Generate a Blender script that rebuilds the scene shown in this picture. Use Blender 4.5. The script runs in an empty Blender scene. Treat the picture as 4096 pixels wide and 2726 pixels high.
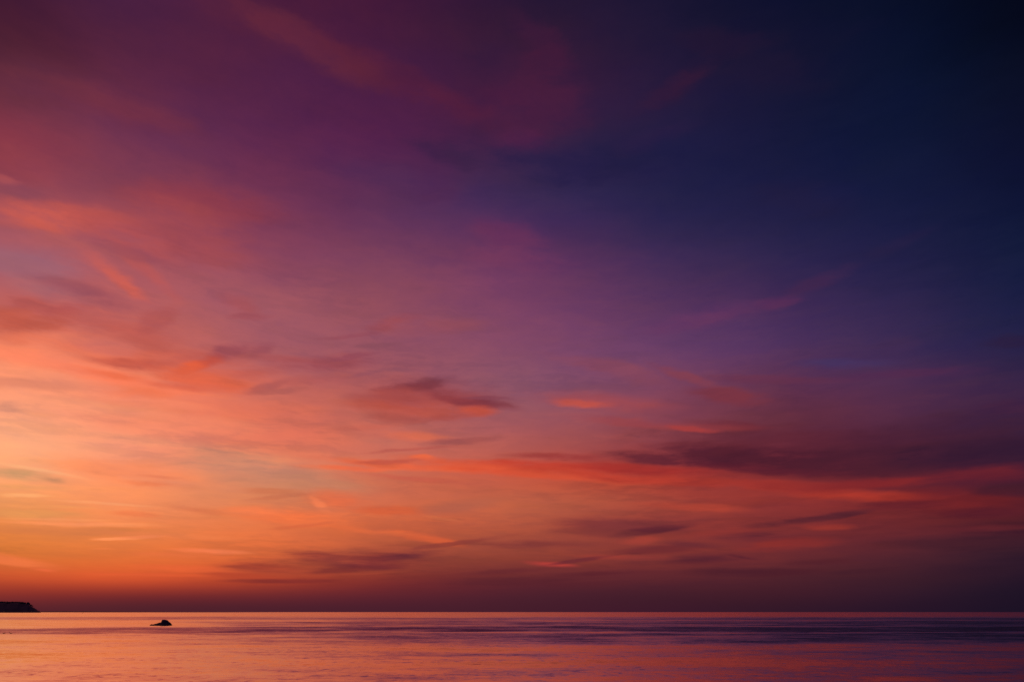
import bpy, bmesh, math, random
import numpy as np
from mathutils import Vector, noise as mnoise

S = bpy.context.scene
R = math.radians
# ------------------------------------------------------------------ camera
FW, FH, FPX = 4096.0, 2726.0, 4096.0 * 24 / 36      # the photograph's frame, 24 mm on 36 mm
CAM_H = 2.5
HORIZON = 2446.0
PITCH = math.atan((HORIZON - FH / 2) / FPX)
cd = bpy.data.cameras.new('camera'); cam = bpy.data.objects.new('camera', cd)
S.collection.objects.link(cam); S.camera = cam
cd.lens = 24; cd.sensor_width = 36; cd.clip_start = 0.1; cd.clip_end = 200000
cam.location = (0, 0, CAM_H)
cam.rotation_euler = (math.pi / 2 + PITCH, 0, 0)
S.view_settings.view_transform = 'Standard'; S.view_settings.look = 'None'
S.view_settings.exposure = 0; S.view_settings.gamma = 1
try: S.view_settings.use_curve_mapping = False
except Exception: pass
S.cycles.max_bounces = 6
S.cycles.use_denoising = False

def ray(px, py):
    """unit direction seen at a place in the frame"""
    x = (px - FW / 2) / FPX; y = -(py - FH / 2) / FPX
    c, s = math.cos(PITCH), math.sin(PITCH)
    v = np.array([x, c - y * s, s + y * c])
    return v / np.linalg.norm(v)
def on_water(px, py):
    d = ray(px, py); t = -CAM_H / d[2]
    return Vector((d[0] * t, d[1] * t, 0))
def azel(px, py):
    d = ray(px, py)
    return math.degrees(math.atan2(d[0], d[1])), math.degrees(math.asin(d[2]))
def frame_px(az, el):
    a, e = R(az), R(el)
    v = (math.sin(a) * math.cos(e), math.cos(a) * math.cos(e), math.sin(e))
    c, s = math.cos(PITCH), math.sin(PITCH)
    f = v[1] * c + v[2] * s; u = -v[1] * s + v[2] * c
    f = max(f, 0.05)
    return FW / 2 + v[0] / f * FPX, FH / 2 - u / f * FPX
def lin(c):
    c = np.array(c, float) / 255.0
    return np.where(c <= 0.04045, c / 12.92, ((c + 0.055) / 1.055) ** 2.4)

# ------------------------------------------------------------------ twilight sky (world)
# broad colours of the evening sky, rows from high to low, columns from the glow side to the dark side
GX = [0, 512, 1024, 1536, 2048, 2560, 3072, 3584, 4096]
GRID = {
 0:   [(62,24,48),(70,30,64),(74,28,58),(66,24,56),(40,22,52),(27,20,50),(14,16,44),(8,14,38),(3,6,23)],
 200: [(82,34,50),(84,34,60),(80,32,64),(70,28,60),(54,26,54),(36,24,54),(22,20,48),(9,16,44),(5,9,28)],
 400: [(108,48,66),(98,42,70),(82,34,70),(76,30,68),(62,28,60),(42,26,60),(24,22,54),(12,20,48),(10,14,38)],
 600: [(140,58,72),(112,52,80),(98,42,78),(86,36,76),(60,34,68),(36,30,66),(22,24,60),(16,22,54),(12,16,46)],
 800: [(150,74,86),(140,66,82),(116,52,80),(90,46,84),(64,42,84),(40,34,74),(29,28,66),(22,26,62),(14,20,52)],
 1000:[(166,92,104),(168,84,92),(136,66,90),(112,58,92),(96,50,90),(62,42,84),(44,36,76),(32,30,68),(18,26,58)],
 1200:[(190,98,94),(176,92,96),(164,88,98),(144,76,92),(122,64,98),(90,52,92),(66,42,84),(44,36,76),(24,28,64)],
 1400:[(253,140,103),(214,108,88),(170,92,98),(154,84,98),(132,74,102),(110,64,102),(84,52,94),(60,42,82),(36,32,70)],
 1600:[(255,160,122),(246,136,103),(212,110,92),(178,92,88),(146,86,100),(136,72,90),(104,50,70),(84,44,74),(58,34,66)],
 1800:[(255,172,124),(250,152,116),(238,124,92),(208,110,90),(180,88,80),(146,64,66),(104,42,54),(80,34,50),(46,26,50)],
 1900:[(250,162,112),(250,148,100),(218,134,100),(204,108,82),(194,88,68),(170,60,50),(130,42,46),(92,32,46),(64,26,48)],
 2000:[(232,148,92),(250,146,96),(212,124,86),(206,106,76),(190,94,68),(172,74,58),(146,56,52),(122,42,44),(86,30,40)],
 2100:[(226,130,70),(238,132,78),(232,118,70),(200,96,62),(172,82,62),(150,62,54),(130,48,48),(104,38,44),(72,28,40)],
 2200:[(216,118,56),(224,116,58),(226,108,60),(178,84,58),(152,68,54),(132,54,50),(112,44,48),(84,36,46),(52,27,42)],
 2300:[(204,84,46),(218,88,48),(190,74,46),(138,52,45),(110,43,46),(96,38,46),(80,34,44),(64,30,42),(38,22,40)],
 2350:[(160,58,43),(160,56,43),(142,50,44),(112,40,45),(86,34,46),(74,32,44),(70,30,42),(54,27,42),(32,20,38)],
 2400:[(114,42,44),(96,37,44),(90,35,45),(82,32,45),(73,31,44),(65,28,42),(57,26,40),(45,23,40),(28,18,36)],
 2440:[(88,34,42),(80,33,42),(76,32,43),(73,31,44),(69,29,43),(61,26,42),(51,24,40),(40,21,40),(27,18,36)],
}
GY = sorted(GRID)
GC = np.array([[lin(c) for c in GRID[y]] for y in GY])
def grid_col(px, py):
    px = min(max(px, 0), FW); py = min(max(py, 0), GY[-1])
    i = max(0, min(len(GX) - 2, int(px // 512))); fx = (px - GX[i]) / 512.0
    j = 0
    while j < len(GY) - 2 and GY[j + 1] < py: j += 1
    fy = (py - GY[j]) / (GY[j + 1] - GY[j])
    def cr(a, b, c, d, t):
        return b + 0.5 * t * (c - a + t * (2 * a - 5 * b + 4 * c - d + t * (3 * (b - c) + d - a)))
    def row(k):
        r = GC[k]; g = lambda n: r[min(max(n, 0), 8)]
        return cr(g(i - 1), g(i), g(i + 1), g(i + 2), fx)
    return np.clip(row(j) * (1 - fy) + row(j + 1) * fy, 0, 1)
ZEN = lin((22, 18, 44))
def sky_col(az, el):
    e = max(el, 0)
    px, py = frame_px(az, e)
    c = grid_col(px, py)
    t = min(max((e - 44) / 40.0, 0), 1); t = t * t * (3 - 2 * t)
    return c * (1 - t) + ZEN * t
AZ0, AZ1, STEP = -60, 60, 6.0
NE = 32
cols = np.arange(AZ0, AZ1 + 0.1, STEP)
el_of = lambda t: 91 * t * t - 1
els = [el_of(k / (NE - 1)) for k in range(NE)]
TAB = np.array([[sky_col(a, e) for e in els] for a in cols])       # (az, el, rgb)
def prefilter(n):
    A = np.zeros((n, n))
    for k in range(n):
        A[k, k] += 4 / 6.
        A[k, max(k - 1, 0)] += 1 / 6.; A[k, min(k + 1, n - 1)] += 1 / 6.
    return np.linalg.inv(A)
TAB = np.einsum('ij,jkc->ikc', prefilter(len(cols)), TAB)
TAB = np.einsum('ij,kjc->kic', prefilter(NE), TAB)
TAB = np.clip(TAB, 0, 1)

# single wisps: (x, y, half length, half thickness, tilt, colour, strength)
W = [
 (1830,1582,120,26,10,(142,62,70),0.6),(1560,1600,120,18,4,(160,68,70),0.4),(2260,655,330,50,6,(37,29,70),0.65),(1800,608,130,30,22,(54,32,68),0.5),(2650,620,260,50,-6,(28,26,64),0.45),
 (100,1425,280,34,12,(252,130,92),0.5),(60,1480,260,30,8,(255,150,110),0.4),(1500,2200,260,24,-3,(160,68,54),0.35),(1760,1572,210,42,5,(150,66,72),0.6),(1700,1600,150,30,2,(176,76,68),0.5),
 (3150,1762,480,49,2,(90,34,50),0.6),(3750,1750,380,67,-2,(62,28,52),0.55),(2650,1790,200,26,2,(120,46,56),0.5),(1320,2250,320,34,-3,(146,58,50),0.45),(1560,2245,180,26,-4,(122,48,50),0.45),
 (3100,1990,420,31,1,(150,52,48),0.4),(180,1240,260,60,4,(184,86,80),0.45),(420,1300,200,46,8,(178,84,80),0.4),(560,1340,140,30,14,(176,80,76),0.4),(300,1180,150,20,14,(150,76,84),0.4),
 (640,1420,150,30,4,(190,84,74),0.45),(860,1430,150,34,-4,(180,80,74),0.4),(60,1340,120,22,4,(222,106,76),0.5),(350,1400,160,31,8,(214,98,76),0.35),(880,1500,190,40,4,(216,98,76),0.5),
 (640,1560,220,22,6,(248,124,86),0.5),(1020,1480,120,20,-6,(176,82,78),0.45),(1250,1520,160,20,-6,(176,84,82),0.4),(330,1640,260,26,4,(255,158,116),0.45),(900,1640,260,30,2,(236,118,86),0.4),
 (700,1700,300,30,4,(248,140,104),0.4),(500,1760,260,20,6,(250,158,118),0.35),(450,1690,120,12,8,(232,134,104),0.4),(1120,1640,150,24,2,(214,106,84),0.4),(880,60,260,49,22,(89,34,61),0.34),
 (1190,175,290,54,30,(110,44,59),0.45),(1560,312,300,51,24,(93,33,55),0.45),(1790,405,170,46,22,(88,30,60),0.32),(1050,90,180,29,32,(93,34,59),0.24),(420,420,300,49,16,(122,50,66),0.44),
 (150,340,220,70,24,(98,44,61),0.28),(600,500,200,46,18,(112,46,68),0.26),(20,716,60,14,5,(196,90,84),0.44),(40,610,120,26,12,(150,66,74),0.26),(60,755,130,35,6,(136,74,92),0.38),
 (250,880,240,50,8,(204,92,80),0.9),(480,925,220,49,22,(186,82,80),0.67),(820,815,230,56,10,(146,60,74),0.67),(740,940,240,90,16,(166,74,80),0.62),(463,1103,115,25,38,(206,94,82),0.84),
 (594,1091,120,22,42,(188,86,84),0.56),(240,980,230,29,8,(184,92,92),0.56),(500,1010,160,18,18,(150,74,92),0.39),(120,1040,230,49,9,(156,98,114),0.78),(196,1150,150,38,14,(168,104,112),0.56),
 (333,1162,180,26,18,(146,74,88),0.66),(107,1208,80,25,4,(174,82,80),0.73),(250,1237,90,22,-5,(168,76,78),0.84),(137,1290,150,31,-6,(180,82,68),0.84),(330,1258,130,29,4,(180,90,88),0.45),
 (30,1262,90,38,4,(188,86,70),0.78),(624,1275,70,34,-28,(172,80,80),0.56),(980,1216,70,27,24,(170,80,84),0.56),(1030,1266,70,11,2,(156,74,84),0.5),(939,1400,85,20,-12,(150,72,84),0.7),
 (1063,1392,40,18,-15,(148,72,84),0.61),(1300,1447,160,27,-3,(156,74,82),0.84),(1150,1432,150,13,4,(166,80,84),0.56),(790,1450,80,16,-14,(190,76,62),0.84),(731,1464,60,18,-6,(224,94,62),0.84),
 (475,1447,135,20,3,(192,84,70),0.78),(552,1370,90,20,12,(182,86,78),0.56),(238,1462,300,29,14,(252,134,100),0.78),(505,1532,220,27,12,(250,124,88),0.78),(386,1490,110,15,8,(228,104,70),0.73),
 (505,1572,130,20,8,(240,116,76),0.56),(790,1520,160,34,12,(224,98,68),0.73),(700,1548,120,13,8,(208,90,70),0.56),(148,1543,250,22,2,(220,130,104),0.73),(36,1636,70,22,6,(216,140,114),0.67),
 (410,1378,90,27,4,(198,106,100),0.56),(1050,1545,80,13,-12,(166,84,84),0.56),(1110,1565,110,9,-4,(170,88,84),0.56),(600,1620,200,16,6,(250,140,104),0.45),(1725,1536,95,16,-8,(118,52,64),0.7),
 (1640,1549,110,15,-4,(138,60,66),0.8),(1605,1574,90,22,4,(168,74,70),0.6),(1932,1611,110,14,8,(130,52,62),0.7),(1974,1590,70,7,2,(130,64,80),0.55),(1843,1598,110,13,12,(144,60,66),0.7),
 (1920,1642,60,18,2,(206,82,58),0.85),(1680,1634,200,22,3,(190,80,64),0.65),(1605,1664,85,15,2,(162,72,66),0.6),(1825,1659,120,14,-2,(172,74,66),0.5),(2330,1612,85,15,2,(204,86,68),0.9),
 (2420,1602,220,28,4,(168,72,74),0.5),(2449,1471,180,26,12,(146,72,86),0.45),(1588,1299,80,22,-15,(158,72,78),0.55),(1706,1311,150,26,-4,(152,76,86),0.4),(1421,1345,110,6,-2,(148,74,88),0.6),
 (1528,1379,100,7,-3,(140,78,92),0.45),(1409,1421,85,8,-8,(146,72,88),0.65),(1469,1489,75,8,-12,(152,82,94),0.5),(1605,1483,60,6,4,(138,78,94),0.5),(2033,937,130,46,8,(110,48,88),0.5),
 (2093,1038,160,40,4,(118,54,92),0.35),(2122,420,180,128,20,(86,30,64),0.38),(2063,560,100,35,8,(90,32,72),0.38),(2152,170,120,42,40,(70,26,58),0.38),(2185,255,60,70,60,(72,26,58),0.28),
 (1962,255,110,61,5,(43,26,61),0.28),(1940,500,60,46,10,(52,28,64),0.22),(2690,352,150,26,-32,(56,26,56),0.41),(2759,315,110,42,-42,(54,24,50),0.38),(2878,160,150,44,4,(42,22,50),0.32),
 (2627,552,120,32,-16,(50,30,68),0.28),(3056,285,170,70,4,(34,22,52),0.32),(3413,113,100,26,-25,(20,18,48),0.22),(3205,790,150,51,6,(36,28,62),0.32),(1560,705,150,39,6,(74,44,86),0.26),
 (1750,740,90,70,-60,(84,36,78),0.26),(1690,270,150,70,10,(55,26,66),0.24),(3115,1209,75,17,-10,(96,44,84),0.5),(3275,1134,120,23,-22,(74,40,76),0.45),(2996,1238,160,22,-12,(90,48,88),0.34),
 (2789,1274,170,29,-12,(112,54,96),0.34),(3600,965,110,24,-24,(46,32,70),0.24),(3399,1446,150,18,0,(68,52,98),0.6),(3577,1392,80,36,4,(68,42,80),0.31),(4033,1369,110,22,0,(42,26,58),0.5),
 (2931,1572,120,24,8,(128,50,60),0.6),(2747,1497,110,13,14,(138,62,74),0.6),(3115,1513,220,16,2,(104,48,74),0.55),(3618,1501,200,17,-2,(84,40,76),0.5),(2900,1690,120,16,6,(112,40,52),0.45),
 (2760,1705,70,10,6,(170,58,56),0.7),(4033,1630,120,26,-2,(66,30,60),0.4),(2620,1690,260,16,3,(156,62,66),0.45),(2600,1829,180,20,3,(96,36,50),0.9),(2937,1824,330,36,5,(82,30,46),0.9),
 (3233,1858,300,38,3,(76,28,44),0.9),(3530,1837,300,47,0,(70,28,46),0.75),(3885,1812,280,47,-2,(50,24,48),0.85),(2241,1827,170,13,2,(148,50,52),0.7),(3000,1872,260,13,4,(92,30,46),0.6),
 (1677,1861,300,15,4,(228,98,64),0.85),(1944,1868,250,22,6,(222,88,56),0.9),(2182,1903,260,13,5,(212,80,54),0.9),(2182,1863,230,17,3,(194,62,46),0.85),(2479,1910,260,15,4,(192,64,48),0.9),
 (2657,1928,210,12,3,(184,62,48),0.9),(2538,1874,210,19,3,(160,46,44),0.85),(2937,1932,320,18,3,(166,54,46),0.9),(3441,1980,230,19,2,(172,55,44),0.95),(3233,1950,200,19,4,(142,44,44),0.7),
 (3530,1930,200,17,-5,(132,38,42),0.75),(3944,1896,180,27,-3,(106,32,44),0.75),(3826,2004,220,41,2,(118,34,38),0.65),(4033,1962,110,22,0,(66,28,44),0.7),(1706,1823,36,10,4,(236,104,66),0.9),
 (1576,1838,110,8,-2,(192,84,68),0.85),(1647,1737,115,16,3,(224,108,78),0.75),(1861,1755,110,10,-3,(156,78,78),0.7),(1528,1762,85,14,4,(192,108,92),0.5),(1500,1700,120,10,-8,(196,94,80),0.4),
 (1640,1790,150,6,-4,(180,80,72),0.5),(1093,1855,22,24,0,(242,134,92),0.85),(1093,1838,60,10,0,(246,136,94),0.6),(980,1861,250,50,8,(206,136,108),0.8),(1188,1933,230,36,4,(202,130,100),0.6),
 (1337,1867,130,10,3,(238,116,76),0.85),(1439,1870,130,10,2,(232,104,70),0.8),(535,1892,250,44,8,(250,136,90),0.6),(594,1933,100,10,4,(236,122,78),0.6),(640,1905,70,6,6,(222,118,84),0.5),
 (59,1899,125,20,3,(204,150,104),0.95),(200,1917,52,11,10,(204,138,98),0.9),(149,1880,150,7,10,(255,178,124),0.7),(89,1981,85,6,1,(248,168,110),0.85),(89,1948,140,10,2,(220,150,96),0.55),
 (119,2057,180,15,3,(218,148,88),0.55),(416,2016,150,6,4,(252,160,106),0.65),(178,2028,160,5,2,(242,152,92),0.55),(260,2078,160,5,2,(250,152,96),0.6),(327,2095,220,8,2,(255,150,96),0.65),
 (535,2060,72,10,2,(238,120,74),0.6),(333,2125,300,12,1,(212,120,70),0.6),(478,2153,62,5,0,(255,146,90),0.95),(570,2146,60,5,-2,(248,134,84),0.75),(434,2194,42,3,0,(240,124,68),0.7),
 (862,2200,112,8,2,(250,126,78),0.9),(700,2215,130,8,1,(234,112,64),0.5),(71,2243,130,18,8,(244,120,70),0.7),(172,2276,44,6,6,(240,106,62),0.7),(700,2140,220,7,2,(244,130,78),0.4),
 (620,2296,220,6,1,(228,92,52),0.5),(772,2271,170,12,3,(238,100,56),0.55),(1070,1966,90,9,2,(202,110,76),0.6),(1110,1985,100,6,-5,(194,104,76),0.5),(1159,2065,180,26,4,(236,112,66),0.7),
 (1337,2000,100,30,6,(228,104,66),0.65),(1254,2018,36,12,38,(242,126,82),0.75),(802,2042,100,10,6,(222,114,72),0.5),(1010,2040,110,10,2,(246,124,76),0.6),(1190,2100,110,6,-4,(210,96,62),0.45),
 (1540,2043,120,16,2,(204,90,58),0.75),(1837,2028,120,20,-8,(178,94,74),0.65),(1736,1921,150,10,4,(188,86,70),0.6),(1600,1905,140,8,6,(200,92,74),0.5),(1766,2078,62,5,8,(208,106,70),0.5),
 (1706,2153,130,13,10,(214,92,56),0.75),(1498,2123,160,9,6,(228,106,62),0.6),(1795,2176,185,8,-8,(142,60,54),0.75),(2122,2178,220,13,0,(124,52,52),0.75),(2479,2103,210,23,3,(118,48,54),0.75),
 (2627,2120,135,12,-7,(94,36,48),0.95),(2390,2130,150,13,2,(118,50,52),0.6),(2700,2090,150,16,-4,(118,48,52),0.4),(2598,2200,130,13,-3,(106,40,48),0.75),(1563,2230,145,14,-6,(110,44,52),0.95),
 (1396,2232,160,22,2,(142,54,50),0.8),(1473,2262,115,12,2,(120,44,50),0.8),(1355,2278,105,10,-3,(120,45,46),0.75),(1045,2265,115,15,2,(160,62,48),0.8),(1163,2322,175,8,0,(132,46,44),0.85),
 (1312,2228,110,15,8,(162,66,54),0.7),(975,2300,110,10,2,(178,66,46),0.6),(1495,2290,110,5,-2,(160,66,50),0.5),(2200,2257,72,8,4,(180,62,56),0.95),(2479,2230,150,8,1,(150,57,52),0.65),
 (2550,2164,62,12,-4,(168,64,54),0.65),(2310,2242,105,6,-8,(106,40,50),0.8),(2033,2286,145,9,-4,(102,39,46),0.75),(2420,2292,180,8,-2,(88,33,44),0.8),(2122,2326,260,17,0,(86,33,44),0.65),
 (2450,2315,160,6,-3,(98,40,46),0.5),(3352,2062,125,10,-8,(90,35,46),0.9),(3204,2083,165,10,-8,(94,37,46),0.9),(3618,2021,115,13,-2,(96,31,42),0.65),(3322,2104,72,12,0,(152,53,46),0.75),
 (3008,2145,115,17,0,(90,35,46),0.85),(3144,2175,150,20,-3,(138,46,44),0.75),(2759,2178,92,10,2,(102,41,50),0.75),(2818,2231,135,16,-3,(84,33,46),0.9),(2949,2223,52,5,9,(80,30,44),0.95),
 (2996,2287,200,14,0,(74,29,42),0.8),(3263,2246,110,10,-2,(80,31,42),0.65),(3826,2169,250,25,0,(64,29,42),0.55),(3944,2050,150,18,0,(84,28,42),0.65),(3944,2110,180,10,-2,(104,37,44),0.65),
 (3470,2281,130,8,-4,(66,29,42),0.65),(2907,2133,120,12,-5,(152,55,50),0.55),(2800,2030,180,12,2,(190,70,52),0.5),(3560,2130,240,13,1,(112,42,46),0.5),
]
def wisp_frame(x, y, L, T, ang):
    a0 = np.array(azel(x, y)); e = 8.0
    J = np.array([(np.array(azel(x + e, y)) - a0) / e, (np.array(azel(x, y + e)) - a0) / e]).T   # deg per px
    t = R(ang); Rm = np.array([[math.cos(t), -math.sin(t)], [math.sin(t), math.cos(t)]])
    K = 1.9
    A = J @ Rm @ np.diag([L * K, T * K])            # unit disc -> ellipse in (az, el)
    U, s, _ = np.linalg.svd(A)
    if np.linalg.det(U) < 0: U[:, 1] *= -1
    rot = math.atan2(U[1, 0], U[0, 0])
    ext = np.sqrt(np.diag(A @ A.T))
    return a0, rot, s, ext
WF = [(wisp_frame(*w[:5]), lin(w[5]), w[6]) for w in W]

world = bpy.data.worlds.new('World'); S.world = world; world.use_nodes = True
nt = world.node_tree; nt.nodes.clear()
def N(t, **k):
    n = nt.nodes.new(t)
    for a, b in k.items(): setattr(n, a, b)
    return n
def setin(n, i, v):
    if isinstance(v, bpy.types.NodeSocket): nt.links.new(v, n.inputs[i])
    elif v is not None: n.inputs[i].default_value = v
def M(op, a, b=None, c=None, clamp=False):
    n = N('ShaderNodeMath', operation=op, use_clamp=clamp)
    setin(n, 0, a); setin(n, 1, b); setin(n, 2, c); return n.outputs[0]
def VM(op, a, b=None, scale=None):
    n = N('ShaderNodeVectorMath', operation=op); setin(n, 0, a); setin(n, 1, b)
    if scale is not None: setin(n, 3, scale)
    return n.outputs[0]
def MR(v, a, b, c, d, kind='LINEAR'):
    n = N('ShaderNodeMapRange', interpolation_type=kind); 
    for i, q in enumerate((v, a, b, c, d)): setin(n, i, q)
    return n.outputs[0]
def comb(x, y, z=0.0):
    n = N('ShaderNodeCombineXYZ'); setin(n, 0, x); setin(n, 1, y); setin(n, 2, z); return n.outputs[0]
def noisef(v, scale, detail, rough=0.5, col=False):
    n = N('ShaderNodeTexNoise'); setin(n, 0, v)
    n.inputs['Scale'].default_value = scale; n.inputs['Detail'].default_value = detail; n.inputs['Roughness'].default_value = rough
    return n.outputs[1] if col else n.outputs[0]
tc = N('ShaderNodeTexCoord'); sp = N('ShaderNodeSeparateXYZ'); nt.links.new(tc.outputs['Generated'], sp.inputs[0])
az = M('MULTIPLY', M('ARCTAN2', sp.outputs[0], sp.outputs[1]), 180 / math.pi)
el = M('MULTIPLY', M('ARCSINE', sp.outputs[2]), 180 / math.pi)
# the air's own drift: streaky displacement of every cloud edge, finer towards the horizon
elm = M('MAXIMUM', el, 0.0)
warpv = comb(M('MULTIPLY', az, 0.075), M('MULTIPLY', M('POWER', elm, 0.7), 0.62), 3.1)
nw = N('ShaderNodeSeparateColor'); nt.links.new(noisef(warpv, 1.0, 7, 0.6, True), nw.inputs[0])
fadeh = MR(elm, 0.3, 4.0, 0.0, 1.0, 'SMOOTHSTEP')
amp_e = M('MULTIPLY', M('MULTIPLY_ADD', elm, 0.075, 0.45), fadeh)
azw = M('MULTIPLY_ADD', M('SUBTRACT', nw.outputs[0], 0.5), M('MULTIPLY_ADD', elm, 0.07, 3.6), az)
elw = M('MULTIPLY_ADD', M('SUBTRACT', nw.outputs[1], 0.5), amp_e, el)
P = comb(azw, elw)
streak = noisef(comb(M('MULTIPLY', az, 0.13), M('MULTIPLY', M('POWER', elm, 0.62), 2.4), 9.0), 1.0, 7, 0.62)
fine = noisef(comb(M('MULTIPLY', azw, 0.22), M('MULTIPLY', M('POWER', M('MAXIMUM', elw, 0.0), 0.6), 3.6), 20.0), 1.0, 7, 0.66)
lum = M('MULTIPLY_ADD', M('SUBTRACT', fine, 0.5), M('MULTIPLY', fadeh, 0.40), 1.0)
lum_b = M('MULTIPLY_ADD', M('SUBTRACT', streak, 0.5), M('MULTIPLY', fadeh, -0.22), 1.0)
cover = noisef(comb(M('MULTIPLY', az, 0.035), M('MULTIPLY', M('POWER', elm, 0.7), 0.45), 31.0), 1.0, 3, 0.5)
lace = noisef(comb(M('MULTIPLY_ADD', azw, 0.17, M('MULTIPLY', elw, 0.05)), M('MULTIPLY', M('POWER', M('MAXIMUM', elw, 0.0), 0.62), 4.6), 40.0), 1.0, 8, 0.64)
low = M('MULTIPLY', fadeh, MR(elm, 14.0, 40.0, 1.0, 0.25))
wmod = MR(M('MULTIPLY_ADD', M('SUBTRACT', lace, 0.5), 0.7, streak), 0.30, 0.68, 0.50, 1.42)
dk = M('MULTIPLY', MR(M('MULTIPLY_ADD', cover, 0.45, lace), 0.70, 0.92, 0.0, 0.20, 'SMOOTHSTEP'), low)
br = M('MULTIPLY', MR(M('MULTIPLY_ADD', cover, -0.45, lace), 0.26, 0.42, 0.0, 0.20, 'SMOOTHSTEP'), low)
lum = M('ADD', M('SUBTRACT', lum, dk), M('MULTIPLY', br, 0.6))
lum_b = M('SUBTRACT', lum_b, M('MULTIPLY', dk, 0.35))
tintv = comb(lum, M('MULTIPLY', lum, M('MULTIPLY_ADD', M('SUBTRACT', lum, 1.0), -0.25, 1.0)), lum_b)
tcoord = M('SQRT', M('DIVIDE', M('MAXIMUM', M('ADD', elw, 1.0), 0.0), 91.0))

_ramp_t = [k / (NE - 1) for k in range(NE)]
world_nt = nt
def group(name, ins, outs):
    g = bpy.data.node_groups.new(name, 'ShaderNodeTree')
    for s_, ty in ins: g.interface.new_socket(s_, in_out='INPUT', socket_type='NodeSocket' + ty)
    for s_, ty in outs: g.interface.new_socket(s_, in_out='OUTPUT', socket_type='NodeSocket' + ty)
    return g
def inside(g, fn):
    global nt
    keep = nt; nt = g
    gi = nt.nodes.new('NodeGroupInput'); go = nt.nodes.new('NodeGroupOutput'); fn(gi, go); nt = keep
    return g
def G(g, *vals):
    n = nt.nodes.new('ShaderNodeGroup'); n.node_tree = g
    for i, v in enumerate(vals): setin(n, i, v)
    return n.outputs[0]
def fill_ramp(r, ps, cs):
    cr = r.color_ramp; cr.interpolation = 'B_SPLINE'
    for k, p in enumerate(ps):
        e = cr.elements[k] if k < 2 else cr.elements.new(p)
        e.position = p
    for k, p in enumerate(ps):
        cr.elements[k].position = p; cr.elements[k].color = (*cs[k], 1)
# share of one column at an azimuth: a smooth bump 4 steps wide
def _f(gi, go):
    r = N('ShaderNodeValToRGB'); fill_ramp(r, (0, .25, .5, .75, 1), [(v, v, v) for v in (0, 0, 1, 0, 0)])
    d = M('MULTIPLY_ADD', M('SUBTRACT', gi.outputs[0], gi.outputs[1]), 1 / (4 * STEP), 0.5, clamp=True)
    nt.links.new(d, r.inputs[0]); nt.links.new(r.outputs[0], go.inputs[0])
g_share = inside(group('column_share', [('az', 'Float'), ('centre', 'Float')], [('share', 'Color')]), _f)
g_col = []
for ci in range(len(cols)):
    def _f(gi, go):
        r = N('ShaderNodeValToRGB'); fill_ramp(r, _ramp_t, [tuple(c) for c in TAB[ci]])
        nt.links.new(gi.outputs[0], r.inputs[0])
        v = VM('MULTIPLY', r.outputs[0], G(g_share, gi.outputs[1], float(cols[ci])))
        nt.links.new(VM('ADD', v, gi.outputs[2]), go.inputs[0])
    g_col.append(inside(group('sky_column', [('t', 'Float'), ('az', 'Float'), ('sum', 'Vector')], [('sum', 'Vector')]), _f))
def _f(gi, go):
    mp = N('ShaderNodeMapping', vector_type='TEXTURE')
    nt.links.new(gi.outputs[1], mp.inputs[0]); nt.links.new(gi.outputs[2], mp.inputs[1])
    nt.links.new(gi.outputs[3], mp.inputs[2]); nt.links.new(gi.outputs[4], mp.inputs[3])
    g = N('ShaderNodeTexGradient', gradient_type='SPHERICAL'); nt.links.new(mp.outputs[0], g.inputs[0])
    f = MR(M('MULTIPLY', g.outputs[1], gi.outputs[7]), 0.04, 0.80, 0.0, gi.outputs[6], 'SMOOTHSTEP')
    mx = N('ShaderNodeMix', data_type='RGBA'); nt.links.new(f, mx.inputs[0])
    nt.links.new(gi.outputs[0], mx.inputs[6]); nt.links.new(gi.outputs[5], mx.inputs[7]); nt.links.new(mx.outputs[2], go.inputs[0])
g_wisp = inside(group('cloud_wisp', [('sky', 'Color'), ('P', 'Vector'), ('at', 'Vector'), ('turn', 'Vector'), ('size', 'Vector'), ('colour', 'Color'), ('strength', 'Float'), ('streak', 'Float')], [('sky', 'Color')]), _f)
LIM = 48.0
azc = M('MINIMUM', M('MAXIMUM', azw, -LIM), LIM)
BACK = [(0.0, (62, 44, 84)), (0.35, (74, 54, 100)), (1.0, (22, 18, 44))]  # unseen sky behind the camera, made brighter to lift the dark headland
ZI = [('P', 'Vector'), ('azc', 'Float'), ('t', 'Float'), ('streak', 'Float'), ('tint', 'Vector'), ('az', 'Float'), ('el', 'Float')]
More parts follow.
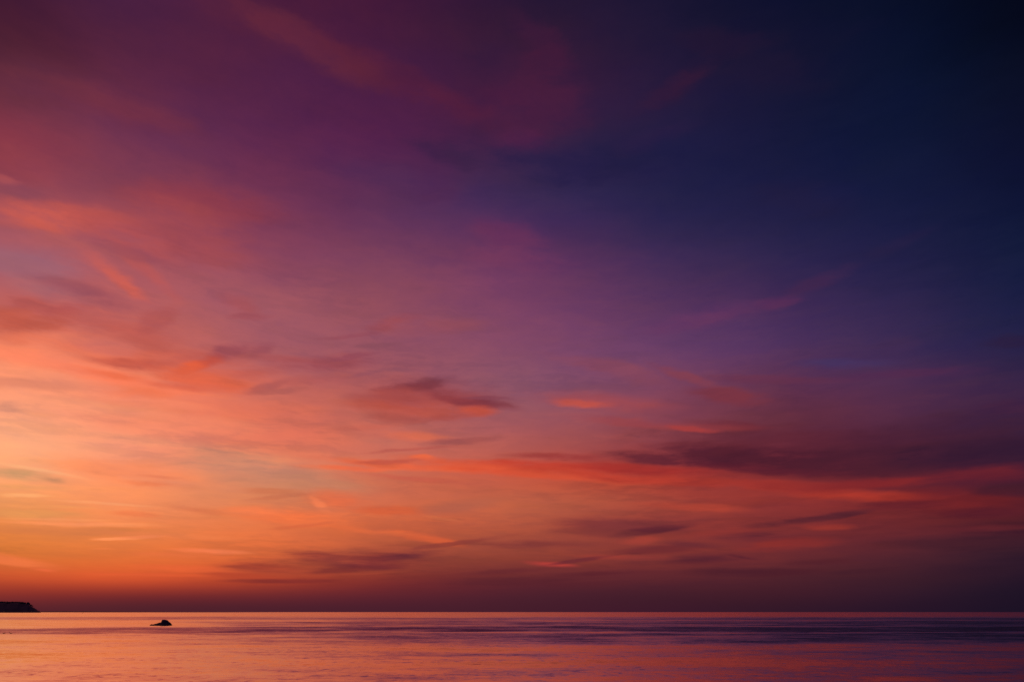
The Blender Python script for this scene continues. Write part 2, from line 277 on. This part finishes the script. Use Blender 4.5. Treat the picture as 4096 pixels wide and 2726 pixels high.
def zone(a0, a1, e0, e1):
    def _f(gi, go):
        P_, azc_, t_, w_, tint_, az_, el_ = [gi.outputs[k] for k in range(7)]
        b0, b1 = max(a0, -LIM), min(a1, LIM)
        need = [i for i, c in enumerate(cols) if c + 2 * STEP > b0 - .01 and c - 2 * STEP < b1 + .01]
        acc = None
        for i in need: acc = G(g_col[i], t_, azc_, acc)
        for (c0, rot, s, ext), colr, al in WF:
            if c0[0] + ext[0] < a0 or c0[0] - ext[0] > a1 or c0[1] + ext[1] < e0 or c0[1] - ext[1] > e1: continue
            acc = G(g_wisp, acc, P_, (c0[0], c0[1], 0), (0, 0, rot), (s[0], s[1], 1), (*colr, 1), al, w_)
        acc = VM('MULTIPLY', acc, tint_)
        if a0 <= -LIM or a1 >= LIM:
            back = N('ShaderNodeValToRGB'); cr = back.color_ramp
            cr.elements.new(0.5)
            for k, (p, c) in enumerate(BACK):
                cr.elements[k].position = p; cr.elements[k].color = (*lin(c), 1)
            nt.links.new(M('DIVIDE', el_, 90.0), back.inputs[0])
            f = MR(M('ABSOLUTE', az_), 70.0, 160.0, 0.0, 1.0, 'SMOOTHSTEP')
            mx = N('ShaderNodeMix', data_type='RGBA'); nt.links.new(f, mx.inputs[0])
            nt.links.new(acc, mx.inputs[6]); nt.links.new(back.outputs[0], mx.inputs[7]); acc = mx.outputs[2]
        bg = N('ShaderNodeBackground'); nt.links.new(acc, bg.inputs[0]); bg.inputs[1].default_value = 1.0
        nt.links.new(bg.outputs[0], go.inputs[0])
    return inside(group('sky_zone', ZI, [('shader', 'Shader')]), _f)
def use_zone(g): return G(g, P, azc, tcoord, wmod, tintv, az, elm)
def split(edges, val, make):
    if len(edges) == 2: return make(edges[0], edges[1])
    m = len(edges) // 2
    lo = split(edges[:m + 1], val, make); hi = split(edges[m:], val, make)
    mx = N('ShaderNodeMixShader'); nt.links.new(M('GREATER_THAN', val, edges[m]), mx.inputs[0])
    nt.links.new(lo, mx.inputs[1]); nt.links.new(hi, mx.inputs[2]); return mx.outputs[0]
AE = [-400, -36, -27, -18, -9, 0, 9, 18, 27, 36, 400]
EE = [-100, 4.5, 8.5, 14, 24, 200]
ZG = {(a0, e0): zone(a0, a1, e0, e1) for a0, a1 in zip(AE, AE[1:]) for e0, e1 in zip(EE, EE[1:])}
def azz(a0, a1):
    return split(EE, elw, lambda e0, e1: use_zone(ZG[(a0, e0)]))
evening = split(AE, azw, azz)
# faint scattered light of the sun that has just gone under
sky = N('ShaderNodeTexSky', sky_type='NISHITA'); sky.sun_disc = False
SUN_EL, SUN_AZ = R(0.4), R(-62)
sky.sun_elevation = R(-3.0); sky.sun_rotation = SUN_AZ % (2 * math.pi)
bgn = N('ShaderNodeBackground'); nt.links.new(sky.outputs[0], bgn.inputs[0]); bgn.inputs[1].default_value = 0.015
add = N('ShaderNodeAddShader'); nt.links.new(evening, add.inputs[0]); nt.links.new(bgn.outputs[0], add.inputs[1])
outw = N('ShaderNodeOutputWorld'); nt.links.new(add.outputs[0], outw.inputs[0])
world.cycles.sampling_method = 'MANUAL'; world.cycles.sample_map_resolution = 256

# last red light along the water from the glow side, out of frame on the left
sl = bpy.data.lights.new('sun', 'SUN'); sl.energy = 0.02; sl.angle = R(8); sl.color = (1.0, 0.45, 0.22)
so = bpy.data.objects.new('sun', sl); S.collection.objects.link(so)
so.rotation_euler = (R(90) - SUN_EL, 0, math.pi - SUN_AZ)
#OBJECTS
# ------------------------------------------------------------------ helpers
def material(name, base, rough=0.8, build=None):
    m = bpy.data.materials.new(name); m.use_nodes = True; t = m.node_tree
    b = t.nodes['Principled BSDF']; b.inputs['Base Color'].default_value = (*base, 1); b.inputs['Roughness'].default_value = rough
    if build: build(t, b)
    return m
def mottled(c1, c2, scale, bump=0.3, dist=0.05):
    def f(t, b):
        tcn = t.nodes.new('ShaderNodeTexCoord'); n = t.nodes.new('ShaderNodeTexNoise'); n.inputs['Scale'].default_value = scale
        n.inputs['Detail'].default_value = 6; t.links.new(tcn.outputs['Object'], n.inputs[0])
        r = t.nodes.new('ShaderNodeValToRGB'); r.color_ramp.elements[0].position = .35; r.color_ramp.elements[1].position = .65
        r.color_ramp.elements[0].color = (*c1, 1); r.color_ramp.elements[1].color = (*c2, 1)
        t.links.new(n.outputs[0], r.inputs[0]); t.links.new(r.outputs[0], b.inputs['Base Color'])
        bp = t.nodes.new('ShaderNodeBump'); bp.inputs['Strength'].default_value = bump; bp.inputs['Distance'].default_value = dist
        t.links.new(n.outputs[0], bp.inputs['Height']); t.links.new(bp.outputs[0], b.inputs['Normal'])
    return f
def obj(name, verts, faces, mat, parent=None, smooth=True):
    me = bpy.data.meshes.new(name); me.from_pydata([tuple(v) for v in verts], [], faces); me.update()
    bm = bmesh.new(); bm.from_mesh(me); bmesh.ops.recalc_face_normals(bm, faces=bm.faces); bm.to_mesh(me); bm.free()
    if smooth:
        for p in me.polygons: p.use_smooth = True
    me.materials.append(mat)
    o = bpy.data.objects.new(name, me); S.collection.objects.link(o); o.parent = parent
    return o
def tag(o, label, cat, group=None):
    o['label'] = label; o['category'] = cat
    if group: o['group'] = group
def empty(name, loc, rz=0):
    o = bpy.data.objects.new(name, None); S.collection.objects.link(o); o.location = loc; o.rotation_euler = (0, 0, rz)
    o.empty_display_size = 0.1
    return o
def loft(sections, n=14):
    """closed tube through (centre, half width, half height, tilt) sections lying along x"""
    V, F = [], []
    for (c, ry, rz, tilt) in sections:
        for k in range(n):
            a = 2 * math.pi * k / n
            y, z = math.cos(a) * ry, math.sin(a) * rz
            V.append((c[0] - math.sin(tilt) * z, c[1] + y, c[2] + math.cos(tilt) * z))
    m = len(sections)
    for i in range(m - 1):
        for k in range(n):
            F.append((i * n + k, i * n + (k + 1) % n, (i + 1) * n + (k + 1) % n, (i + 1) * n + k))
    F.append(tuple(range(n))); F.append(tuple((m - 1) * n + k for k in range(n)))
    return V, F

# ------------------------------------------------------------------ water
def water_mat():
    m = bpy.data.materials.new('sea_water'); m.use_nodes = True; t = m.node_tree
    b = t.nodes['Principled BSDF']
    b.inputs['Base Color'].default_value = (0.006, 0.008, 0.02, 1); b.inputs['Metallic'].default_value = 0.0; b.inputs['IOR'].default_value = 2.4
    b.inputs['Metallic'].default_value = 1.0; b.inputs['Base Color'].default_value = (0.72, 0.52, 0.41, 1)
    ND = lambda ty, **k: (lambda n: ([setattr(n, a, v) for a, v in k.items()], n)[1])(t.nodes.new(ty))
    def L(n, i, v):
        if isinstance(v, bpy.types.NodeSocket): t.links.new(v, n.inputs[i])
        elif v is not None: n.inputs[i].default_value = v
    def m_(op, a, b=None, c=None, clamp=False):
        n = ND('ShaderNodeMath', operation=op, use_clamp=clamp); L(n, 0, a); L(n, 1, b); L(n, 2, c); return n.outputs[0]
    def mr(v, a, b, c, d, kind='LINEAR'):
        n = ND('ShaderNodeMapRange', interpolation_type=kind)
        for i, q in enumerate((v, a, b, c, d)): L(n, i, q)
        return n.outputs[0]
    def cb(x, y, z=0.0):
        n = ND('ShaderNodeCombineXYZ'); L(n, 0, x); L(n, 1, y); L(n, 2, z); return n.outputs[0]
    def nz(v, detail, rough=.5, col=False):
        n = ND('ShaderNodeTexNoise'); L(n, 0, v); n.inputs['Scale'].default_value = 1.0
        n.inputs['Detail'].default_value = detail; n.inputs['Roughness'].default_value = rough
        return n.outputs[1] if col else n.outputs[0]
    g = ND('ShaderNodeNewGeometry'); s = ND('ShaderNodeSeparateXYZ'); t.links.new(g.outputs['Position'], s.inputs[0])
    x, y = s.outputs[0], s.outputs[1]
    # wind lanes lying across the bay: log of the distance offshore, edges wandering with x
    ly = m_('LOGARITHM', m_('MAXIMUM', y, 10.0), math.e)
    u = m_('DIVIDE', x, m_('MAXIMUM', y, 10.0))
    wander = nz(cb(m_('MULTIPLY', u, 3.5), m_('MULTIPLY', ly, 3.0), 1.0), 7, .62)
    lyw = m_('MULTIPLY_ADD', m_('SUBTRACT', wander, .5), 0.42, ly)
    lo, hi = math.log(25.0), math.log(12000.0)
    def lpos(py):      # a lane edge given by how far below the horizon it lies
        d = CAM_H / math.tan(R(-azel(2048, py)[1])); return (math.log(d) - lo) / (hi - lo)
    def lane_ramp(st):
        lane = ND('ShaderNodeValToRGB'); cr = lane.color_ramp; cr.interpolation = 'EASE'
        stops = sorted((min(1, max(0, lpos(py))), v) for py, v in st)
        for k, (p, v) in enumerate(stops):
            e = cr.elements[k] if k < 2 else cr.elements.new(p)
            e.position = p
        for k, (p, v) in enumerate(stops):
            cr.elements[k].position = p; cr.elements[k].color = (v, v, v, 1)
        t.links.new(mr(lyw, lo, hi, 0, 1), lane.inputs[0]); return lane.outputs[0]
    side = mr(m_('MULTIPLY_ADD', m_('SUBTRACT', wander, .5), .8, u), -.50, -.12, 0, 1, 'SMOOTHSTEP')
    mxl = ND('ShaderNodeMix', data_type='FLOAT'); L(mxl, 0, side); L(mxl, 2, lane_ramp(LANES)); L(mxl, 3, lane_ramp(LANES_OPEN))
    lanes = m_('MULTIPLY', mxl.outputs[0], mr(u, .0, .65, 1.0, 1.25, 'SMOOTHSTEP'))
    # more ruffled towards the open water on the right
    patches = nz(cb(m_('MULTIPLY', u, 5.0), m_('MULTIPLY', ly, 9.0), 5.0), 5, .62)
    streaks = nz(cb(m_('MULTIPLY', u, 9.0), m_('MULTIPLY', ly, 40.0), 8.0), 4, .6)
    ruff = m_('ADD', lanes, m_('ADD', m_('MULTIPLY', m_('SUBTRACT', patches, .5), 0.50), m_('MULTIPLY', m_('SUBTRACT', streaks, .5), 0.42)), clamp=True)
    chop = m_('SUBTRACT', nz(cb(m_('MULTIPLY', x, .06), m_('MULTIPLY', y, .07), 2.0), 14, .86), .5)
    ruff = m_('ADD', ruff, m_('MULTIPLY', chop, m_('MULTIPLY_ADD', ruff, 1.1, CHOP)), clamp=True)
    rough = mr(ruff, 0.0, 1.0, ROUGH[0], ROUGH[1]); t.links.new(rough, b.inputs['Roughness'])
    # ripples: two sizes of slope, wider than deep, standing up more inside the ruffled lanes
    r1 = ND('ShaderNodeSeparateColor'); t.links.new(nz(cb(m_('MULTIPLY', x, 1.3), m_('MULTIPLY', y, 2.2), 0.0), 4, .6, True), r1.inputs[0])
    r2 = ND('ShaderNodeSeparateColor'); t.links.new(nz(cb(m_('MULTIPLY', x, 0.12), m_('MULTIPLY', y, 0.35), 4.0), 3, .5, True), r2.inputs[0])
    cat = mr(nz(cb(m_('MULTIPLY', x, 2.2), m_('MULTIPLY', y, 1.5), 7.0), 5, .62), .50, .66, 0, 1, 'SMOOTHSTEP')   # separate little cat's-paws
    amp = m_('ADD', mr(ruff, 0, 1, RIP[0], RIP[1]), m_('MULTIPLY', cat, 0.05))
    sx = m_('MULTIPLY', m_('SUBTRACT', r1.outputs[0], .5), m_('MULTIPLY', amp, .6))
    sy = m_('ADD', m_('MULTIPLY', m_('SUBTRACT', r1.outputs[1], .5), amp), m_('MULTIPLY', m_('SUBTRACT', r2.outputs[1], .5), 0.045))
    sy = m_('SUBTRACT', sy, m_('MULTIPLY', cat, mr(patches, .42, .64, .02, .13)))
    sy = m_('SUBTRACT', sy, m_('MULTIPLY', chop, m_('MULTIPLY_ADD', ruff, .45, .24)))
    sy = m_('SUBTRACT', sy, m_('MULTIPLY_ADD', m_('POWER', ruff, 1.8), .28, .034))   # slopes tilted towards the camera to mirror higher sky, darkening the ruffled lanes
    nn = ND('ShaderNodeVectorMath', operation='NORMALIZE'); t.links.new(cb(sx, sy, 1.0), nn.inputs[0])
    t.links.new(nn.outputs[0], b.inputs['Normal'])
    return m
# (height in the frame, ruffled amount)
LANES_OPEN = [(2449,.25),(2462,.22),(2472,.62),(2476,.6),(2480,.42),(2484,.7),(2498,.66),(2502,.5),(2506,.85),(2522,.85),(2528,.4),(2533,.72),(2558,.62),(2580,.3),(2598,.25),(2608,.42),(2620,.25),(2650,.2),(2680,.34),(2700,.22),(2724,.3)]
LANES = [(2449,.30),(2452,.30),(2458,.15),(2462,.15),(2466,.55),(2476,.55),(2480,.2),(2492,.15),(2503,.22),(2508,.72),(2530,.66),(2542,.3),(2560,.2),
         (2572,.35),(2582,.2),(2620,.16),(2660,.2),(2700,.25),(2724,.3)]
ROUGH = (0.10, 0.38)
RIP = (0.10, 0.34)
CHOP = 0.8
def water():
    V, F = [], []
    xs = [-90000, -20000, -4000, -800, 0, 800, 4000, 20000, 90000]; ys = [-2000, 0, 200, 1000, 5000, 30000, 120000]
    for y in ys:
        for x in xs: V.append((x, y, 0))
    n = len(xs)
    for j in range(len(ys) - 1):
        for i in range(n - 1): F.append((j * n + i, j * n + i + 1, (j + 1) * n + i + 1, (j + 1) * n + i))
    o = obj('water', V, F, water_mat(), smooth=False); o['kind'] = 'structure'
water()

# ------------------------------------------------------------------ far land on the left
def px_at_depth(px, Y):       # world x seen at column px on the waterline at depth Y
    d = ray(px, HORIZON); return d[0] / d[1] * Y
YH = 3400.0
M_PER_PX = (px_at_depth(101, YH) - px_at_depth(100, YH))
mz = lambda hpx: hpx * YH / ray(60, HORIZON)[1] / FPX * math.cos(PITCH) ** 2 * 0 + hpx * YH * (math.tan(R(azel(60, HORIZON - 40)[1])) / math.cos(R(azel(60, HORIZON)[0]))) / 40
prof = [(-2200,34),(-1500,40),(-900,44),(-400,46),(-100,46),(0,46.8),(23,45.3),(38,46.2),(60,46),(66,46.4),(72,45),(85,43.4),(97,42),(109,41.3),(113,34.5),(119,33.2),(132,25.5),(144,19.2),(150,14.5),(155,9),(160,4),(167,0.3),(170,-2)]
def prof_h(px):
    if px <= prof[0][0]: return prof[0][1]
    for (a, ha), (b_, hb) in zip(prof, prof[1:]):
        if px <= b_: return ha + (hb - ha) * (px - a) / (b_ - a)
    return -2
def headland():
    pxs = [-2200 + 50 * k for k in range(40)] + [-200 + 10 * k for k in range(20)] + [0 + 1.6 * k for k in range(103)]
    deps = [0, 12, 25, 40, 60, 90, 140, 220, 340, 500, 700, 900, 1000]
    V, F = [], []
    for px in pxs:
        x = px_at_depth(px, YH); h = mz(prof_h(px))
        for d in deps:
            t = min(1, d / 60.0); t2 = min(1, (1000 - d) / 400.0)
            tree = 7.0 if h > 12 else 0
            z = (max(h - tree, min(h, 1))) * (t ** .55) * (t2 ** .5)
            z += (mnoise.noise(Vector((x / 14, d / 20, 0))) * 1.4) * min(1, h / 20) * t
            V.append((x + d * (x / YH) * 1.0, YH + d, z - 0.6 if d == 0 else z))
    n = len(deps)
    for i in range(len(pxs) - 1):
        for j in range(n - 1): F.append((i * n + j, i * n + j + 1, (i + 1) * n + j + 1, (i + 1) * n + j))
    # underside closes the solid
    base = len(V)
    for i, px in enumerate(pxs):
        V.append((V[i * n][0], YH, -3)); V.append((V[i * n + n - 1][0], YH + 1000, -3))
    for i in range(len(pxs) - 1):
        F.append((i * n, (i + 1) * n, base + 2 * i + 2, base + 2 * i))
        F.append((i * n + n - 1, (i + 1) * n + n - 1, base + 2 * i + 3, base + 2 * i + 1))
    m = material('cliff_clay', (.12, .10, .09), .95, mottled((.06, .055, .05), (.10, .09, .08), .03, .4, 2.0))
    o = obj('headland', V, F, m); o['kind'] = 'structure'
headland()
def crown_verts(rng, c, r, hz, V, F):
    bm = bmesh.new(); bmesh.ops.create_icosphere(bm, subdivisions=2, radius=1)
    off = Vector((rng.uniform(0, 99), rng.uniform(0, 99), 0)); b0 = len(V)
    for v in bm.verts:
        k = 1 + .45 * mnoise.noise(v.co * 2.0 + off)
        V.append((c[0] + v.co.x * r * k, c[1] + v.co.y * r * k, c[2] + v.co.z * hz * k))
    for f in bm.faces: F.append(tuple(b0 + v.index for v in f.verts))
    bm.free()
leaf = material('distant_foliage', (.06, .07, .05), .95, mottled((.05, .06, .045), (.085, .09, .065), .25, .4, .8))
bark = material('distant_bark', (.06, .05, .04), .95)
def woodland():
    rng = random.Random(4); V, F = [], []
    for k in range(900):
        px = rng.uniform(-420, 128) if k % 2 else rng.uniform(-2100, -300)
        d = rng.choice([rng.uniform(55, 110), rng.uniform(60, 400)])
        x = px_at_depth(px, YH); h = mz(prof_h(px))
        if h < 20: continue
        r = rng.uniform(3.0, 6.0); hz = rng.uniform(3.5, 5.5)
        if px > 108: r *= .4; hz *= .45
        top = h + rng.uniform(-.9, .0)
        crown_verts(rng, (x + d * (x / YH), YH + d, (top - hz) * min(1, (1000 - d) / 400) ** .5), r, hz, V, F)
    o = obj('woodland', V, F, leaf); o['kind'] = 'stuff'
    o['label'] = 'dark wood covering the top of the far headland'; o['category'] = 'woodland'
woodland()
def edge_tree(px, hpx, r, label):
    x = px_at_depth(px, YH + 62); g = mz(prof_h(px)) - 8; top = mz(hpx); t = empty('tree', (x, YH + 62, g - 4))
    t.scale = (1, 1, 1)
    H = top - g + 4
    V, F = [], []; n = 8
    for k in range(5):
        f = k / 4
        for a in range(n): V.append((math.cos(a * 2 * math.pi / n) * (.5 - .35 * f) + .4 * f * f, math.sin(a * 2 * math.pi / n) * (.5 - .35 * f), H * .8 * f))
    for k in range(4):
        for a in range(n): F.append((k * n + a, k * n + (a + 1) % n, (k + 1) * n + (a + 1) % n, (k + 1) * n + a))
    obj('trunk', V, F, bark, t)
    V, F = [], []; rng = random.Random(int(px))
    for k in range(9):
        a = rng.uniform(0, 6.28); q = rng.uniform(0, r * .7)
        crown_verts(rng, (math.cos(a) * q, math.sin(a) * q, H - r * .5 - rng.uniform(0, r * 1.3)), r * .6, r * .55, V, F)
    obj('crown', V, F, leaf, t); tag(t, label, 'tree')
edge_tree(102, 43.6, 5.0, 'round tree standing highest at the seaward end of the wooded headland')
# low coast running on behind the headland, thinning out along the horizon
def coast():
    Y = 9000.0; V, F = [], []
    pxs = list(range(-1500, 1100, 10)); deps = [0, 120, 500, 900, 1300]
    for px in pxs:
        x = px_at_depth(px, Y)
        h = 3.6 * min(1, max(0, (1060 - px) / 850.0)) ** 1.2 * (1 + .25 * mnoise.noise(Vector((px / 45, 0, 3)))) * Y * 3.5e-4
        for d, t in zip(deps, (-.3, .7, 1, .7, -.3)): V.append((x, Y + d, h * t if t > 0 else -1))
    n = len(deps)
    for i in range(len(pxs) - 1):
        for j in range(n - 1): F.append((i * n + j, i * n + j + 1, (i + 1) * n + j + 1, (i + 1) * n + j))
    o = obj('coast', V, F, leaf); o['kind'] = 'structure'
coast()

# ------------------------------------------------------------------ boulder in the shallows
def boulder():
    P0 = on_water(644, 2499.5); sc = (on_water(645, 2499.5) - on_water(644, 2499.5)).length
    t = obj_rock(P0, sc); return t
def obj_rock(P0, sc):
    out = [(560,632),(565,612),(600,582),(630,568),(680,574),(720,578),(780,552),(870,538),(950,503),(1010,488),(1070,482),(1078,450),(1088,405),(1102,366),(1130,350),(1190,349),(1250,352),(1310,362),(1350,375),(1385,390),(1410,410),(1450,455),(1510,487),(1560,532),(1610,582),(1640,632)]
    K = 2356 / 180.0
    pts = [((560 + a / K - 644) * sc, max(0, (632 - b_) / K * sc)) for a, b_ in out]
    xs0 = [p[0] for p in pts]; zs0 = [p[1] for p in pts]
    V, F = [], []; n = 22; m = 90
    for i in range(m):
        x = xs0[0] + (xs0[-1] - xs0[0]) * i / (m - 1); h = float(np.interp(x, xs0, zs0))
        big = 1 / (1 + math.exp(-(x - xs0[10]) * 9)); f = i / (m - 1)
        half = (0.30 + 0.75 * big) * (math.sin(math.pi * min(1, max(0.03, f))) ** .5) * (1 if big < .5 else max(.25, min(1, (xs0[-1] - x) / .9)) ** .5)
        for k in range(n):
            a = -0.35 + (math.pi + 0.7) * k / (n - 1)
            c, s_ = math.cos(a), math.sin(a)
            yy = half * math.copysign(abs(c) ** .8, c); zz = h * math.copysign(abs(s_) ** .75, s_) if s_ > 0 else s_ * .8
            dn = mnoise.fractal(Vector((x * 2.3, yy * 2.3, zz * 2.3)), 1.0, 2.0, 4)
            ang = 0 if s_ > .92 else 1
            V.append((x + .015 * dn, yy + .10 * dn * ang, zz + (.02 * dn * ang if s_ > 0 else 0)))
    for i in range(m - 1):
        for k in range(n - 1): F.append((i * n + k, i * n + k + 1, (i + 1) * n + k + 1, (i + 1) * n + k))
        F.append((i * n + n - 1, i * n, (i + 1) * n, (i + 1) * n + n - 1))
    F.append(tuple(range(n))); F.append(tuple((m - 1) * n + k for k in range(n)))
    mt = material('wet_granite', (.05, .045, .045), .75, mottled((.03, .027, .028), (.075, .065, .06), 5.0, .5, .05))
    o = obj('boulder', V, F, mt); o.location = P0; o.rotation_euler = (0, 0, -math.atan2(P0.x, P0.y))
    tag(o, 'dark humped boulder with a low tail, standing out of the calm water', 'rock')
    return o
boulder()

# ------------------------------------------------------------------ birds on the water
feather = material('dark_plumage', (.05, .04, .035), .8, mottled((.035, .03, .028), (.08, .065, .055), 30, .2, .01))
beakm = material('horn_bill', (.10, .06, .03), .5)
def waterbird(px, py, face, kind, label, length):
    P0 = on_water(px, py); root = empty('duck', P0, -math.atan2(P0.x, P0.y) + (0 if face < 0 else math.pi))
    q = length
    # bird looks towards -x; sections from bill end to tail
    if kind == 'up':      # head raised on the neck
        sec = [((-.46*q,0,.44*q),.02*q,.02*q,0),((-.45*q,0,.45*q),.055*q,.055*q,0),((-.40*q,0,.46*q),.075*q,.075*q,.1),((-.36*q,0,.42*q),.065*q,.065*q,.7),
               ((-.34*q,0,.34*q),.05*q,.05*q,1.3),((-.33*q,0,.24*q),.06*q,.065*q,1.3),((-.28*q,0,.14*q),.12*q,.11*q,.9),((-.16*q,0,.08*q),.19*q,.12*q,.35),
               ((.02*q,0,.07*q),.21*q,.12*q,0),((.22*q,0,.07*q),.17*q,.095*q,0),((.38*q,0,.075*q),.09*q,.05*q,0),((.50*q,0,.10*q),.03*q,.015*q,0)]
        bill = ((-.58*q,0,.435*q),(-.45*q,0,.45*q))
    else:                 # head drawn down on the breast
        sec = [((-.34*q,0,.18*q),.03*q,.03*q,0),((-.30*q,0,.20*q),.07*q,.07*q,0),((-.23*q,0,.215*q),.08*q,.085*q,.2),((-.19*q,0,.16*q),.10*q,.11*q,.5),
               ((-.14*q,0,.10*q),.16*q,.12*q,.2),((.02*q,0,.065*q),.20*q,.10*q,0),((.22*q,0,.055*q),.17*q,.08*q,0),((.40*q,0,.06*q),.09*q,.045*q,0),((.55*q,0,.075*q),.03*q,.012*q,0)]
        bill = ((-.44*q,0,.16*q),(-.32*q,0,.19*q))
    V, F = loft(sec); b_ = obj('body', V, F, feather, root)
    md = b_.modifiers.new('smooth', 'SUBSURF'); md.levels = 1; md.render_levels = 1
    (a, c) = bill
    V, F = loft([((a[0],a[1],a[2]),.018*q,.008*q,0),(((a[0]+c[0])/2,0,(a[2]+c[2])/2),.024*q,.014*q,0),((c[0],0,c[2]),.03*q,.026*q,0)], 8)
    obj('bill', V, F, beakm, root)
    for s_ in (-1, 1):
        V, F = loft([((-.14*q,s_*.15*q,.13*q),.02*q,.02*q,0),((-.02*q,s_*.17*q,.13*q),.035*q,.065*q,0),((.16*q,s_*.15*q,.12*q),.03*q,.055*q,0),((.36*q,s_*.06*q,.13*q),.012*q,.02*q,0)], 8)
        obj('wing', V, F, feather, root)
    tag(root, label, 'duck', 'ducks on the calm water')
sc97 = (on_water(40, 2531) - on_water(39, 2531)).length
waterbird(42, 2531.5, -1, 'up', 'duck with its neck raised, floating right of the low resting duck at the left edge', 13 * sc97)
waterbird(17, 2531.5, 1, 'low', 'duck with its head drawn down, floating nearest the left edge of the photo', 13 * sc97)
sc2 = (on_water(1182, 2510) - on_water(1181, 2510)).length
waterbird(1181, 2510, -1, 'low', 'small lone duck on the water to the right of the boulder', 7 * sc2)
#FAR
def buoy():
    P0 = on_water(331, 2450.5); root = empty('buoy', P0)
    col = material('buoy_paint', (.20, .03, .02), .5)
    prof_ = [(0, -.5), (.9, -.5), (1.1, 0), (1.0, .35), (.5, .5), (.22, .6), (.18, 1.5), (0, 1.55)]
    V, F = [], []; n = 16
    for r_, z in prof_:
        for k in range(n): V.append((r_ * math.cos(k * 2 * math.pi / n), r_ * math.sin(k * 2 * math.pi / n), z))
    for i in range(len(prof_) - 1):
        for k in range(n): F.append((i * n + k, i * n + (k + 1) % n, (i + 1) * n + (k + 1) % n, (i + 1) * n + k))
    obj('float', V, F, col, root)
    V, F = loft([((-.35,0,1.7),.02,.02,0),((-.2,0,1.7),.28,.28,0),((.2,0,1.7),.28,.28,0),((.35,0,1.7),.02,.02,0)], 12)
    obj('topmark', V, F, col, root)
    tag(root, 'tiny dark float far out just under the horizon, right of the headland', 'buoy')
buoy()
